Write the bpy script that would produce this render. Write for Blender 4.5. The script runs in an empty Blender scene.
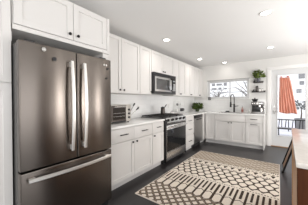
import bpy, bmesh, math, random
from mathutils import Vector, Matrix
from math import pi, sin, cos, radians
scene = bpy.context.scene
COL = scene.collection
random.seed(7)

# ------------------------------------------------------------------ camera
F_PX, YAW, PITCH, ROLL = 168.24, radians(36.559), radians(-0.516), radians(-0.306)
cam_d = bpy.data.cameras.new('camera'); cam = bpy.data.objects.new('camera', cam_d); COL.objects.link(cam)
cam_d.sensor_width = 36; cam_d.lens = F_PX / 308 * 36; cam_d.clip_start = .02
fw = Vector((-sin(YAW) * cos(PITCH), cos(YAW) * cos(PITCH), sin(PITCH)))
rt = Vector((cos(YAW), sin(YAW), 0)); up = rt.cross(fw)
R_ = rt * cos(ROLL) + up * sin(ROLL); U_ = -rt * sin(ROLL) + up * cos(ROLL)
m = Matrix((R_, U_, -fw)).transposed().to_4x4(); m.translation = (2.4495, 0, 1.2719)
cam.matrix_world = m
scene.camera = cam

# ------------------------------------------------------------------ world, added fill lights, exposure
w = bpy.data.worlds.new('world'); scene.world = w; w.use_nodes = True
bg = w.node_tree.nodes['Background']
bg.inputs[0].default_value = (.95, .97, 1.0, 1); bg.inputs[1].default_value = 1.8      # overcast sky
scene.view_settings.view_transform = 'Standard'; scene.view_settings.look = 'None'
scene.view_settings.gamma = 1; scene.view_settings.use_curve_mapping = False
scene.view_settings.exposure = 0.32
scene.cycles.use_denoising = True
scene.cycles.max_bounces = 10
scene.cycles.diffuse_bounces = 6
scene.cycles.sample_clamp_indirect = 6

def area(name, loc, rot, sx, sy, power, color=(1, 1, 1), parent=None):
    l = bpy.data.lights.new(name, 'AREA'); l.shape = 'RECTANGLE'; l.size = sx; l.size_y = sy
    l.energy = power; l.color = color
    o = bpy.data.objects.new(name, l); COL.objects.link(o); o.location = loc; o.rotation_euler = rot
    return o
# added fill lights set in invented openings, behind and right of the camera
area('fill_front', (2.8, -2.12, 1.15), (radians(90), 0, 0), 3.0, 1.5, 34, (1, .985, .97))
area('fill_right', (4.98, 0.6, 1.2), (0, radians(90), 0), 1.9, 2.2, 15, (1, .985, .97))
# added up-facing fill panels, out of view, bounced off the white ceiling
area('bounce_fill', (2.9, -.9, 1.0), (radians(180), 0, 0), 3.4, 1.8, 12, (1, .985, .965))
area('bounce_fill', (4.1, 3.0, .9), (radians(180), 0, 0), 1.4, 3.4, 42, (1, .985, .965))
area('fill_right', (4.98, 2.86, 1.0), (0, radians(90), 0), 1.5, .34, 24, (1, .975, .94))  # added narrow light, gives the fridge a bright reflected streak
area('fill_right', (4.97, 3.5, .62), (0, radians(90), 0), .8, 2.6, 26, (1, .985, .97))  # added low fill to lift the base cabinets
area('fill_right', (4.98, 4.20, 1.0), (0, radians(90), 0), 1.5, .26, 20, (1, .975, .94))  # added narrow light for the second fridge streak
DOWNLIGHT_W = 1.8

# ------------------------------------------------------------------ materials
def mat(name, col, rough=.5, metal=0., noise=0., nscale=8., bump=0., bscale=60., spec=.5, coat=0., trans=0., stretch=None, emit=None):
    M = bpy.data.materials.new(name); M.use_nodes = True
    nt = M.node_tree; N = nt.nodes; L = nt.links; b = N['Principled BSDF']
    b.inputs['Base Color'].default_value = (*col, 1); b.inputs['Roughness'].default_value = rough
    b.inputs['Metallic'].default_value = metal; b.inputs['Specular IOR Level'].default_value = spec
    b.inputs['Coat Weight'].default_value = coat; b.inputs['Transmission Weight'].default_value = trans
    if emit:
        b.inputs['Emission Color'].default_value = (*emit[0], 1); b.inputs['Emission Strength'].default_value = emit[1]
    tc = N.new('ShaderNodeTexCoord'); mp = N.new('ShaderNodeMapping'); L.new(tc.outputs['Object'], mp.inputs[0])
    if stretch: mp.inputs['Scale'].default_value = stretch
    n = N.new('ShaderNodeTexNoise'); n.inputs['Scale'].default_value = nscale; n.inputs['Detail'].default_value = 4
    L.new(mp.outputs[0], n.inputs['Vector'])
    if noise:
        mx = N.new('ShaderNodeMix'); mx.data_type = 'RGBA'
        mx.inputs['A'].default_value = (*[c * (1 - noise) for c in col], 1)
        mx.inputs['B'].default_value = (*[min(1, c * (1 + noise)) for c in col], 1)
        L.new(n.outputs['Fac'], mx.inputs['Factor']); L.new(mx.outputs['Result'], b.inputs['Base Color'])
    if bump:
        n2 = N.new('ShaderNodeTexNoise'); n2.inputs['Scale'].default_value = bscale; L.new(mp.outputs[0], n2.inputs['Vector'])
        bp = N.new('ShaderNodeBump'); bp.inputs['Strength'].default_value = bump; bp.inputs['Distance'].default_value = .004
        L.new(n2.outputs['Fac'], bp.inputs['Height']); L.new(bp.outputs[0], b.inputs['Normal'])
    return M

def brick_mat(name, c1, c2, mortar, bw, rh, ms, rot, rough, offset=.5, bump=.2, noise=0.):
    M = mat(name, c1, rough); nt = M.node_tree; N = nt.nodes; L = nt.links; b = N['Principled BSDF']
    tc = N.new('ShaderNodeTexCoord'); sep = N.new('ShaderNodeSeparateXYZ'); cmb = N.new('ShaderNodeCombineXYZ')
    L.new(tc.outputs['Object'], sep.inputs[0])
    L.new(sep.outputs[rot[0]], cmb.inputs[0]); L.new(sep.outputs[rot[1]], cmb.inputs[1])
    br = N.new('ShaderNodeTexBrick'); L.new(cmb.outputs[0], br.inputs['Vector']); br.offset = offset
    br.inputs['Scale'].default_value = 1; br.inputs['Brick Width'].default_value = bw; br.inputs['Row Height'].default_value = rh
    br.inputs['Mortar Size'].default_value = ms
    br.inputs['Color1'].default_value = (*c1, 1); br.inputs['Color2'].default_value = (*c2, 1); br.inputs['Mortar'].default_value = (*mortar, 1)
    out = br.outputs['Color']
    if noise:
        n = N.new('ShaderNodeTexNoise'); n.inputs['Scale'].default_value = 9; n.inputs['Detail'].default_value = 6
        mp = N.new('ShaderNodeMapping'); mp.inputs['Scale'].default_value = (6, 1, 1); L.new(tc.outputs['Object'], mp.inputs[0]); L.new(mp.outputs[0], n.inputs['Vector'])
        mr = N.new('ShaderNodeMapRange'); mr.inputs['To Min'].default_value = 1 - noise; mr.inputs['To Max'].default_value = 1 + noise; L.new(n.outputs['Fac'], mr.inputs['Value'])
        mx = N.new('ShaderNodeMix'); mx.data_type = 'RGBA'; mx.blend_type = 'MULTIPLY'; mx.inputs['Factor'].default_value = 1
        L.new(out, mx.inputs['A']); L.new(mr.outputs[0], mx.inputs['B']); out = mx.outputs['Result']
    L.new(out, b.inputs['Base Color'])
    bp = N.new('ShaderNodeBump'); bp.inputs['Strength'].default_value = bump; bp.inputs['Distance'].default_value = .002; bp.invert = True
    L.new(br.outputs['Fac'], bp.inputs['Height']); L.new(bp.outputs[0], b.inputs['Normal'])
    return M

WALL = mat('wall_paint', (.71, .70, .68), .7, noise=.015, nscale=3, bump=.05, bscale=200)
CEIL = mat('ceiling_paint', (.79, .785, .775), .85, noise=.01, nscale=2)
TAUPE = mat('taupe_paint', (.20, .165, .14), .7, noise=.03)
TRIM = mat('trim_paint', (.80, .80, .79), .45, noise=.01)
CAB = mat('white_cabinet_paint', (.68, .662, .642), .36, noise=.01, nscale=5)
TOE = mat('toe_kick_paint', (.60, .59, .58), .5, noise=.03)
QUARTZ = mat('white_quartz', (.86, .855, .84), .18, noise=.03, nscale=14, coat=.2)
TILE_L = brick_mat('white_wall_tile', (.82, .82, .81), (.77, .77, .765), (.74, .74, .73), .30, .10, .003, (1, 2), .12)
TILE_B = brick_mat('white_back_tile', (.82, .82, .81), (.78, .78, .775), (.74, .74, .73), .30, .10, .003, (0, 2), .12)
FLOOR = brick_mat('dark_slate_planks', (.014, .012, .013), (.023, .020, .021), (.018, .018, .02), 1.2, .19, .004, (1, 0), .33, offset=.37, noise=.45)
BLACK = mat('matte_black_metal', (.015, .014, .014), .35, metal=.6, noise=.1)
IRON = mat('cast_iron', (.02, .019, .018), .6, noise=.2, bump=.2)
BPLAST = mat('black_plastic', (.02, .02, .022), .35, noise=.1)
BGLASS = mat('black_glass', (.010, .010, .011), .08, noise=.05, spec=.28)
CHROME = mat('polished_steel', (.72, .70, .68), .2, metal=1, noise=.03)
NICKEL = mat('satin_nickel', (.55, .54, .52), .3, metal=1, noise=.03)
SATIN = mat('satin_handle_steel', (.80, .78, .75), .38, metal=.85)
WHITE = mat('white_ceramic', (.82, .81, .79), .25, noise=.02)
GLASS = None
def steel(name, col, rough, aniso):
    M = mat(name, col, rough, metal=1); nt = M.node_tree; N = nt.nodes; L = nt.links; b = N['Principled BSDF']
    tc = N.new('ShaderNodeTexCoord'); mp = N.new('ShaderNodeMapping'); mp.inputs['Scale'].default_value = (2.5, 2.5, 6)
    n = N.new('ShaderNodeTexNoise'); n.inputs['Scale'].default_value = 1.0; n.inputs['Detail'].default_value = 3
    L.new(tc.outputs['Object'], mp.inputs[0]); L.new(mp.outputs[0], n.inputs['Vector'])
    mr = N.new('ShaderNodeMapRange'); mr.inputs['To Min'].default_value = rough; mr.inputs['To Max'].default_value = rough
    L.new(n.outputs['Fac'], mr.inputs['Value']); L.new(mr.outputs[0], b.inputs['Roughness'])
    b.inputs['Anisotropic Rotation'].default_value = .25; b.inputs['Anisotropic'].default_value = aniso
    tg = N.new('ShaderNodeTangent'); tg.direction_type = 'RADIAL'; tg.axis = 'Z'; L.new(tg.outputs[0], b.inputs['Tangent'])
    return M
STEEL = steel('brushed_stainless', (.175, .153, .137), .25, .9)
STEEL2 = steel('range_stainless', (.68, .67, .66), .25, .3)
def glass_mat():
    M = bpy.data.materials.new('window_glass'); M.use_nodes = True; nt = M.node_tree; N = nt.nodes; L = nt.links
    N.remove(N['Principled BSDF']); out = N['Material Output']
    t = N.new('ShaderNodeBsdfTransparent'); g = N.new('ShaderNodeBsdfGlossy'); g.inputs['Roughness'].default_value = .02
    fr = N.new('ShaderNodeFresnel'); fr.inputs['IOR'].default_value = 1.3; mx = N.new('ShaderNodeMixShader')
    L.new(fr.outputs[0], mx.inputs[0]); L.new(t.outputs[0], mx.inputs[1]); L.new(g.outputs[0], mx.inputs[2]); L.new(mx.outputs[0], out.inputs[0])
    return M
GLASS = glass_mat()

# ------------------------------------------------------------------ mesh helpers
class MB:
    def __init__(s): s.bm = bmesh.new()
    def _xf(s, vs, M):
        if M is not None: bmesh.ops.transform(s.bm, matrix=M, verts=vs)
    def box(s, a, b, bev=0, M=None, seg=2):
        r = bmesh.ops.create_cube(s.bm, size=1); vs = r['verts']
        for v in vs: v.co = Vector([(a[i] + b[i]) / 2 + v.co[i] * (b[i] - a[i]) for i in range(3)])
        if bev:
            es = list({e for v in vs for e in v.link_edges})
            rr = bmesh.ops.bevel(s.bm, geom=es, offset=bev, segments=seg, affect='EDGES', profile=.6)
            vs = list({v for f in rr['faces'] for v in f.verts} | {v for v in vs if v.is_valid})
        s._xf(vs, M); return s
    def cyl(s, c, r, h, axis='z', r2=None, seg=20, M=None):
        q = bmesh.ops.create_cone(s.bm, cap_ends=True, segments=seg, radius1=r, radius2=r if r2 is None else r2, depth=h)
        A = {'z': Matrix(), 'x': Matrix.Rotation(pi / 2, 4, 'Y'), 'y': Matrix.Rotation(-pi / 2, 4, 'X')}[axis]
        s._xf(q['verts'], Matrix.Translation(c) @ A); s._xf(q['verts'], M); return s
    def sph(s, c, r, sc=(1, 1, 1), seg=12, M=None):
        q = bmesh.ops.create_uvsphere(s.bm, u_segments=seg, v_segments=max(6, seg // 2), radius=r)
        s._xf(q['verts'], Matrix.Translation(c) @ Matrix.Diagonal((*sc, 1))); s._xf(q['verts'], M); return s
    def tube(s, pts, r, seg=8, closed=False):
        pts = [Vector(p) for p in pts]; n = len(pts); rings = []; prev = None
        for i, p in enumerate(pts):
            a = pts[(i - 1) % n] if (i or closed) else pts[0]; b = pts[(i + 1) % n] if (i < n - 1 or closed) else pts[-1]
            t = (b - a).normalized()
            if prev is None:
                u = t.orthogonal().normalized()
            else:
                u = (prev - t * prev.dot(t)); u = u.normalized() if u.length > 1e-6 else t.orthogonal().normalized()
            prev = u; v = t.cross(u); rr = r[i] if isinstance(r, (list, tuple)) else r
            rings.append([s.bm.verts.new(p + (u * cos(2 * pi * k / seg) + v * sin(2 * pi * k / seg)) * rr) for k in range(seg)])
        for i in range(n - (0 if closed else 1)):
            A, B = rings[i], rings[(i + 1) % n]
            for k in range(seg): s.bm.faces.new((A[k], A[(k + 1) % seg], B[(k + 1) % seg], B[k]))
        if not closed:
            s.bm.faces.new(rings[0][::-1]); s.bm.faces.new(rings[-1])
        return s
    def lathe(s, prof, c=(0, 0, 0), seg=24, M=None):
        rings = []
        for r, z in prof:
            rings.append([s.bm.verts.new((c[0] + max(r, .0004) * cos(2 * pi * k / seg), c[1] + max(r, .0004) * sin(2 * pi * k / seg), c[2] + z)) for k in range(seg)])
        for A, B in zip(rings, rings[1:]):
            for k in range(seg): s.bm.faces.new((A[k], A[(k + 1) % seg], B[(k + 1) % seg], B[k]))
        s.bm.faces.new(rings[0][::-1]); s.bm.faces.new(rings[-1])
        s._xf([v for r in rings for v in r], M); return s
    def prism(s, poly, h0, h1, axis='z'):
        def P(a, b, h): return {'z': (a, b, h), 'x': (h, a, b), 'y': (a, h, b)}[axis]
        A = [s.bm.verts.new(P(a, b, h0)) for a, b in poly]; B = [s.bm.verts.new(P(a, b, h1)) for a, b in poly]; n = len(poly)
        s.bm.faces.new(A[::-1]); s.bm.faces.new(B)
        for k in range(n): s.bm.faces.new((A[k], A[(k + 1) % n], B[(k + 1) % n], B[k]))
        return s
    def leaf(s, base, d, L, W, tilt=0):
        d = Vector(d).normalized(); sd = d.cross(Vector((0, 0, 1)))
        if sd.length < .1: sd = Vector((1, 0, 0))
        sd = (sd.normalized() * cos(tilt) + d.cross(sd.normalized()) * sin(tilt)); nrm = d.cross(sd).normalized()
        b = Vector(base); ps = []
        for t, ww, hh in ((0, .05, 0), (.3, .8, .06), (.6, 1, .08), (.85, .6, .04), (1, .05, -.04)):
            ps.append((b + d * L * t + sd * W * .5 * ww + nrm * L * hh, b + d * L * t + nrm * L * (hh - .05), b + d * L * t - sd * W * .5 * ww + nrm * L * hh))
        vs = [[s.bm.verts.new(q) for q in r] for r in ps]
        for A, B in zip(vs, vs[1:]):
            s.bm.faces.new((A[0], A[1], B[1], B[0])); s.bm.faces.new((A[1], A[2], B[2], B[1]))
        return s
    def build(s, name, material, parent=None, smooth=True):
        bmesh.ops.recalc_face_normals(s.bm, faces=s.bm.faces)
        me = bpy.data.meshes.new(name); s.bm.to_mesh(me); s.bm.free()
        me.materials.append(material)
        if smooth:
            me.polygons.foreach_set('use_smooth', [True] * len(me.polygons))
            try: me.set_sharp_from_angle(angle=radians(38))
            except Exception: pass
        o = bpy.data.objects.new(name, me); COL.objects.link(o)
        if parent: o.parent = parent
        return o
def box(name, a, b, material, parent=None, bev=0): return MB().box(a, b, bev).build(name, material, parent)
def thing(name, label, cat, loc=(0, 0, 0), rz=0, group=None):
    o = bpy.data.objects.new(name, None); COL.objects.link(o); o.empty_display_size = .1
    o.location = loc; o.rotation_euler = (0, 0, rz); o['label'] = label; o['category'] = cat
    if group: o['group'] = group
    return o
def tag(o, label, cat, group=None):
    o['label'] = label; o['category'] = cat
    if group: o['group'] = group
    return o
def struct(o): o['kind'] = 'structure'; return o
def dup(root, loc, label, rz=None):
    r = root.copy(); COL.objects.link(r); r.location = loc; r['label'] = label
    if rz is not None: r.rotation_euler = (0, 0, rz)
    for ch in list(root.children):
        c = ch.copy(); COL.objects.link(c); c.parent = r
        for g in ch.children:
            d = g.copy(); COL.objects.link(d); d.parent = c
    return r

# ------------------------------------------------------------------ room shell
YB, ZC, XR, YF = 5.71, 2.44, 5.0, -2.15
struct(box('floor', (-.1, YF - .1, -.1), (XR + .1, YB + .12, 0), FLOOR))
struct(box('ceiling', (-.1, YF - .1, ZC), (XR + .1, YB + .12, ZC + .1), CEIL))
struct(box('wall_left', (-.12, YF - .1, 0), (0, YB + .12, ZC), WALL))
def wall_hole(name, axis, pos, thick, a0, a1, holes, z1=ZC, m_=WALL):
    """a wall slab with rectangular openings, along x ('y' normal) or along y ('x' normal)"""
    mb = MB(); xs = sorted({a0, a1, *[h[0] for h in holes], *[h[1] for h in holes]})
    for xa, xb in zip(xs, xs[1:]):
        mid = (xa + xb) / 2; hs = sorted([h for h in holes if h[0] < mid < h[1]], key=lambda h: h[2]); z = 0
        segs = []
        for h in hs:
            if h[2] > z: segs.append((z, h[2]))
            z = h[3]
        if z < z1: segs.append((z, z1))
        for za, zb in segs:
            if axis == 'y': mb.box((xa, pos, za), (xb, pos + thick, zb))
            else: mb.box((pos, xa, za), (pos + thick, xb, zb))
    bmesh.ops.remove_doubles(mb.bm, verts=mb.bm.verts, dist=1e-5)
    return struct(mb.build(name, m_, smooth=False))
WX0, WX1, WZ0, WZ1 = .50, 1.745, 1.335, 1.925        # kitchen window opening
DX0, DX1, DZ1 = 2.275, 3.145, 2.115                    # door opening
wall_hole('wall_back', 'y', YB, .12, 0, XR, [(WX0, WX1, WZ0, WZ1), (DX0, DX1, 0, DZ1)])
wall_hole('wall_right', 'x', XR, .1, YF, YB, [(-.5, 1.7, .2, 2.2), (2.69, 3.03, .22, 1.8), (4.07, 4.33, .22, 1.8), (2.2, 2.69, .22, 1.02), (3.03, 4.07, .22, 1.02), (4.33, 4.8, .22, 1.02)], m_=TAUPE)  # unseen wall; its openings are invented to hold the added right-hand lights
wall_hole('wall_front', 'y', YF - .1, .1, 0, XR, [(.9, 4.3, .4, 2.3)])  # unseen wall; opening invented for the added front fill
struct(box('baseboard_back', (3.25, YB - .015, 0), (XR, YB, .1), TRIM))
struct(box('baseboard_right', (XR - .015, YF, 0), (XR, YB, .1), TRIM))

# kitchen window: sliding window in a white vinyl frame
w1 = thing('window_1', '', ''); del w1['label'], w1['category']; struct(w1)
VINYL = mat('white_vinyl', (.60, .60, .60), .35, noise=.01)
SASH_G = mat('grey_window_edge', (.42, .42, .41), .5, noise=.05)
fb = MB(); t = .035
fb.box((WX0, YB + .01, WZ0), (WX0 + t, YB + .1, WZ1)).box((WX1 - t, YB + .01, WZ0), (WX1, YB + .1, WZ1))
fb.box((WX0 + t, YB + .01, WZ0), (WX1 - t, YB + .1, WZ0 + t)).box((WX0 + t, YB + .01, WZ1 - t), (WX1 - t, YB + .1, WZ1))
fb.build('window_frame', VINYL, w1)
def sash(x0, x1, y, name):
    f = MB(); q = .028; z0, z1 = WZ0 + t, WZ1 - t
    f.box((x0, y, z0), (x0 + q, y + .025, z1), .003).box((x1 - q, y, z0), (x1, y + .025, z1), .003)
    f.box((x0 + q, y, z0), (x1 - q, y + .025, z0 + q), .003).box((x0 + q, y, z1 - q), (x1 - q, y + .025, z1), .003)
    s_ = f.build(name, VINYL, w1)
    box('pane', (x0 + q, y + .010, z0 + q), (x1 - q, y + .014, z1 - q), GLASS, s_)
sash(WX0 + t, 1.215, YB + .045, 'window_sash'); sash(1.185, WX1 - t, YB + .018, 'window_sash')
box('window_latch', (1.19, YB + .006, 1.60), (1.21, YB + .018, 1.66), NICKEL, w1, .003)
MB().box((WX0 - .02, YB - .022, WZ1), (WX1 + .02, YB + .004, WZ1 + .022), .003).build('window_head_trim', mat('pale_grey_head_trim', (.36, .36, .355), .5), w1)
MB().box((WX0 - .025, YB - .035, WZ0 - .03), (WX1 + .025, YB + .02, WZ0), .004).build('window_sill', TRIM, w1)
MB().box((WX0 - .022, YB - .012, WZ0), (WX0, YB + .004, WZ1), .002).box((WX1, YB - .012, WZ0), (WX1 + .022, YB + .004, WZ1), .002).build('window_side_trim', TRIM, w1)

# glazed back door
DOORP = mat('pale_grey_door_paint', (.63, .635, .635), .4, noise=.015)
d1 = thing('door_1', '', ''); del d1['label'], d1['category']; struct(d1)
GX0, GX1, GZ0, GZ1 = 2.425, 2.995, .31, 1.955
yl0, yl1 = YB + .012, YB + .056
pb = MB()
pb.box((DX0 + .012, yl0, .02), (GX0, yl1, DZ1 - .012)).box((GX1, yl0, .02), (DX1 - .012, yl1, DZ1 - .012))
pb.box((GX0, yl0, .02), (GX1, yl1, GZ0)).box((GX0, yl0, GZ1), (GX1, yl1, DZ1 - .012))
pb.build('door_panel', DOORP, d1, smooth=False)
gb = MB(); q = .022
gb.box((GX0 - q, yl0 - .01, GZ0 - q), (GX0, yl0, GZ1 + q), .003).box((GX1, yl0 - .01, GZ0 - q), (GX1 + q, yl0, GZ1 + q), .003)
gb.box((GX0, yl0 - .01, GZ0 - q), (GX1, yl0, GZ0), .003).box((GX0, yl0 - .01, GZ1), (GX1, yl0, GZ1 + q), .003)
gf = gb.build('glass_frame', DOORP, d1)
box('pane', (GX0, yl0 + .018, GZ0), (GX1, yl0 + .024, GZ1), GLASS, gf)
box('threshold', (DX0, YB - .03, 0), (DX1, YB + .115, .02), mat('oak_threshold', (.28, .17, .09), .5, noise=.3, nscale=20), d1, .004)
hb = MB().box((2.325, yl0 - .010, .90), (2.365, yl0, 1.01), .006).tube([(2.345, yl0 - .008, .96), (2.345, yl0 - .05, .96), (2.36, yl0 - .055, .96), (2.425, yl0 - .05, .955)], .009)
hb.build('door_handle', NICKEL, d1)
MB().cyl((2.345, yl0 - .012, 1.10), .029, .026, 'y').cyl((2.345, yl0 - .03, 1.10), .016, .02, 'y').box((2.341, yl0 - .05, 1.085), (2.349, yl0 - .03, 1.115), .002).build('deadbolt', NICKEL, d1)
cb = MB(); cw = .085
cb.box((DX0 - cw, YB - .018, 0), (DX0 + .004, YB + .0, DZ1 + .0), .004).box((DX1 - .004, YB - .018, 0), (DX1 + cw, YB + .0, DZ1), .004)
cb.box((DX0 - cw, YB - .018, DZ1), (DX1 + cw, YB, DZ1 + .085), .004)
cb.box((DX0, YB, 0), (DX0 + .01, YB + .115, DZ1)).box((DX1 - .01, YB, 0), (DX1, YB + .115, DZ1)).box((DX0, YB, DZ1 - .01), (DX1, YB + .115, DZ1))
struct(cb.build('trim_1', mat('white_casing', (.80, .79, .775), .4)))

# tiled backsplash, two runs
struct(box('backsplash_left', (0, 1.43, .916), (.010, YB, 1.403), TILE_L))
struct(box('backsplash_back', (.010, YB - .010, .916), (2.15, YB, 1.304), TILE_B))

# ------------------------------------------------------------------ cabinets
RZL = pi / 2          # left-wall run: local x -> world +y, local -y -> world +x
def shaker(x0, x1, z0, z1, yf, parent, name='door', st=.057, mat_=CAB):
    """shaker front whose face is at local y = yf (front toward -y), recessed centre panel"""
    mb = MB(); y1 = yf + .019; g = .0026; x0 += g; x1 -= g; z0 += g; z1 -= g
    st = min(st, (z1 - z0) * .3)
    mb.box((x0, yf, z0), (x0 + st, y1, z1), .0015, seg=1).box((x1 - st, yf, z0), (x1, y1, z1), .0015, seg=1)
    mb.box((x0 + st, yf, z1 - st), (x1 - st, y1, z1), .0015, seg=1).box((x0 + st, yf, z0), (x1 - st, y1, z0 + st), .0015, seg=1)
    mb.box((x0 + st - .004, yf + .0125, z0 + st - .004), (x1 - st + .004, y1 - .002, z1 - st + .004))
    return mb.build(name, mat_, parent, smooth=False)
def slab(x0, x1, z0, z1, yf, parent, name='drawer'):
    g = .0018
    return MB().box((x0 + g, yf, z0 + g), (x1 - g, yf + .019, z1 - g), .002).build(name, CAB, parent)
def knob(x, z, yf, parent):
    return MB().cyl((x, yf - .008, z), .006, .016, 'y', seg=12).lathe([(.009, 0), (.0155, .004), (.0155, .012), (.011, .016)], seg=16, M=Matrix.Translation((x, yf - .012, z)) @ Matrix.Rotation(pi / 2, 4, 'X')).build('knob', BLACK, parent)
def pull(x, z, yf, parent, L=.14):
    mb = MB().cyl((x, yf - .030, z), .0065, L, 'x', seg=10)
    for s_ in (-1, 1): mb.cyl((x + s_ * L * .36, yf - .015, z), .005, .032, 'y', seg=10)
    return mb.build('pull_handle', BLACK, parent)
def carcass(w_, depth, z0, z1, parent, yf=0, toe=False):
    mb = MB().box((.0008, yf + .021, z0), (w_ - .0008, depth, z1))
    c = mb.build('cabinet_box', CAB, parent, smooth=False)
    if toe: box('toe_kick', (.0008, yf + .075, 0), (w_ - .0008, yf + .09, z0), TOE, parent)
    return c

# --- base cabinets (local origin: left front corner on the floor)
BX = .62
def base_left(y0, y1, label): return thing('base_cabinet', label, 'cabinet', (BX, y0, 0), RZL)
bc = base_left(1.43, 2.415, 'white two-door base cabinet with two drawers, right beside the refrigerator under the toaster oven')
carcass(.985, .612, .10, .884, bc, toe=True)
for x0, x1, k in ((.04, .515, .47), (.515, .982, .56)):
    dr = slab(x0, x1, .68, .872, 0, bc); pull((x0 + x1) / 2 + .0, .782, 0, dr, .15)
    d = shaker(x0, x1, .105, .672, 0, bc); knob(k, .636, 0, d)
bc = base_left(2.416, 2.79, 'narrow white base cabinet with one drawer and one door, left of the range')
carcass(.374, .612, .10, .884, bc, toe=True)
dr = slab(.002, .37, .68, .872, 0, bc); pull(.18, .782, 0, dr, .12)
d = shaker(.002, .37, .105, .672, 0, bc); knob(.05, .636, 0, d)
bc = base_left(3.705, 4.262, 'white base cabinet of three stacked drawers between range and dishwasher')
carcass(.557, .612, .10, .884, bc, toe=True)
for z0, z1, zp in ((.68, .872, .768), (.40, .672, .545), (.105, .392, .25)):
    dr = slab(.002, .555, z0, z1, 0, bc); pull(.285, zp, 0, dr, .17)
bc = base_left(4.885, 5.695, 'white corner filler cabinet right of the dishwasher')
carcass(.81, .612, .10, .884, bc, toe=True); slab(.002, .19, .105, .872, 0, bc, 'filler_panel')

YBF = 5.09
def base_back(x0, label): return thing('base_cabinet', label, 'cabinet', (x0, YBF, 0), 0)
bc = base_back(.625, 'narrow white corner cabinet door left of the sink cabinet')
carcass(.285, .60, .10, .884, bc, toe=True); shaker(.02, .283, .105, .872, 0, bc)
bc = base_back(.911, 'white sink cabinet with wide false drawer front and two doors below the window')
MB().box((.0008, .021, .10), (.8192, .60, .118)).box((.0008, .021, .118), (.018, .60, .884)).box((.801, .021, .118), (.8192, .60, .884)).box((.018, .59, .118), (.801, .60, .884)).box((.018, .021, .80), (.801, .04, .884)).build('cabinet_box', CAB, bc, smooth=False)
box('toe_kick', (.0008, .075, 0), (.8192, .09, .10), TOE, bc); slab(.002, .818, .68, .872, 0, bc, 'false_front')
d = shaker(.002, .433, .105, .672, 0, bc); knob(.392, .645, 0, d)
d = shaker(.433, .818, .105, .672, 0, bc); knob(.472, .645, 0, d)
bc = base_back(1.732, 'white end cabinet with drawer and pull-out door beside the glazed back door')
carcass(.40, .60, .10, .884, bc, toe=True)
dr = slab(.002, .38, .68, .872, 0, bc); pull(.195, .778, 0, dr, .16)
d = shaker(.002, .38, .105, .672, 0, bc); pull(.195, .640, 0, d, .16)
box('end_panel', (.3995, .0, 0), (.418, .60, .884), CAB, bc, .001)

# --- upper cabinets on the left wall
UX, UZ0, UZ1 = .34, 1.405, 2.34
def upper(y0, y1, label, z0=UZ0): 
    o = thing('wall_cabinet', label, 'cabinet', (UX, y0, 0), RZL); carcass(y1 - y0 - .001, .338, z0, UZ1, o); return o
uc = upper(1.44, 2.405, 'tall two-door white wall cabinet beside the refrigerator, above the toaster oven')
for a, b, k in ((.03, .50, .455), (.50, .963, .545)):
    d = shaker(a, b, UZ0 + .004, UZ1 - .004, 0, uc); knob(k, 1.46, 0, d)
uc = upper(2.406, 2.765, 'single-door white wall cabinet directly left of the microwave')
d = shaker(.002, .356, UZ0 + .004, UZ1 - .004, 0, uc); knob(.325, 1.46, 0, d)
uc = upper(2.766, 3.685, 'short two-door white wall cabinet above the microwave', 1.875)
for a, b, k in ((.002, .458, .42), (.458, .917, .495)):
    d = shaker(a, b, 1.88, UZ1 - .004, 0, uc); knob(k, 1.93, 0, d)
for y0, lab in ((3.686, 'two-door white wall cabinet directly right of the microwave'), (4.361, 'two-door white wall cabinet second from the back corner'), (5.036, 'two-door white wall cabinet touching the back corner')):
    wd = .674; uc = upper(y0, y0 + wd, lab)
    for a, b, k in ((.002, wd / 2, wd / 2 - .03), (wd / 2, wd - .002, wd / 2 + .03)):
        d = shaker(a, b, UZ0 + .004, UZ1 - .004, 0, uc); knob(k, 1.455, 0, d)

# --- pantry and over-fridge cabinet
pc = thing('pantry_cabinet', 'tall white pantry cabinet at the left edge, beside the refrigerator', 'cabinet', (.66, -.25, 0), RZL)
carcass(.676, .655, .10, UZ1, pc, toe=True)
shaker(.002, .674, .105, 1.425, 0, pc); shaker(.002, .674, 1.432, UZ1 - .004, 0, pc)
oc = thing('wall_cabinet', 'deep two-door white cabinet above the refrigerator', 'cabinet', (.668, .43, 0), RZL)
MB().box((.0, .021, 1.925), (1.0, .655, UZ1)).box((0, .0, 1.885), (1.0, .655, 1.925), .002).box((.962, .0, 1.925), (1.0, .021, UZ1)).build('cabinet_box', CAB, oc, smooth=False)
for a, b, k in ((.006, .52, .475), (.52, .96, .565)):
    d = shaker(a, b, 1.93, UZ1 - .004, 0, oc, st=.062); knob(k, 1.985, 0, d)
tag(box('fridge_end_panel', (.01, 1.345, 0), (.64, 1.4295, 1.8845), CAB), 'tall white end panel between refrigerator and counter', 'panel')
tag(box('fridge_filler_panel', (.02, .428, 1.80), (.58, .446, 1.8845), CAB), 'small white filler strip above the left side of the refrigerator', 'panel')

# --- countertops
tag(MB().box((.011, 1.431, .885), (.648, 2.788, .915), .003).build('countertop', QUARTZ), 'white quartz countertop left of the range, under the toaster oven', 'countertop')
SKX0, SKX1, SKY0, SKY1 = 1.00, 1.62, 5.17, 5.53
ct = MB(); ct.box((.011, 3.703, .885), (.648, YB - .011, .915))
ct.box((.648, 5.062, .885), (SKX0, YB - .011, .915)); ct.box((SKX1, 5.062, .885), (2.165, YB - .011, .915))
ct.box((SKX0, 5.062, .885), (SKX1, SKY0, .915)).box((SKX0, SKY1, .885), (SKX1, YB - .011, .915))
tag(ct.build('countertop', QUARTZ, smooth=False), 'L-shaped white quartz countertop right of the range running under the window', 'countertop')
sk = MB(); a, b, c_, d_ = SKX0 + .001, SKX1 - .001, SKY0 + .001, SKY1 - .001
sk.box((a, c_, .72), (b, d_, .728)).box((a, c_, .728), (a + .008, d_, .91)).box((b - .008, c_, .728), (b, d_, .91)).box((a + .008, c_, .728), (b - .008, c_ + .008, .91)).box((a + .008, d_ - .008, .728), (b - .008, d_, .91))
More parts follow.
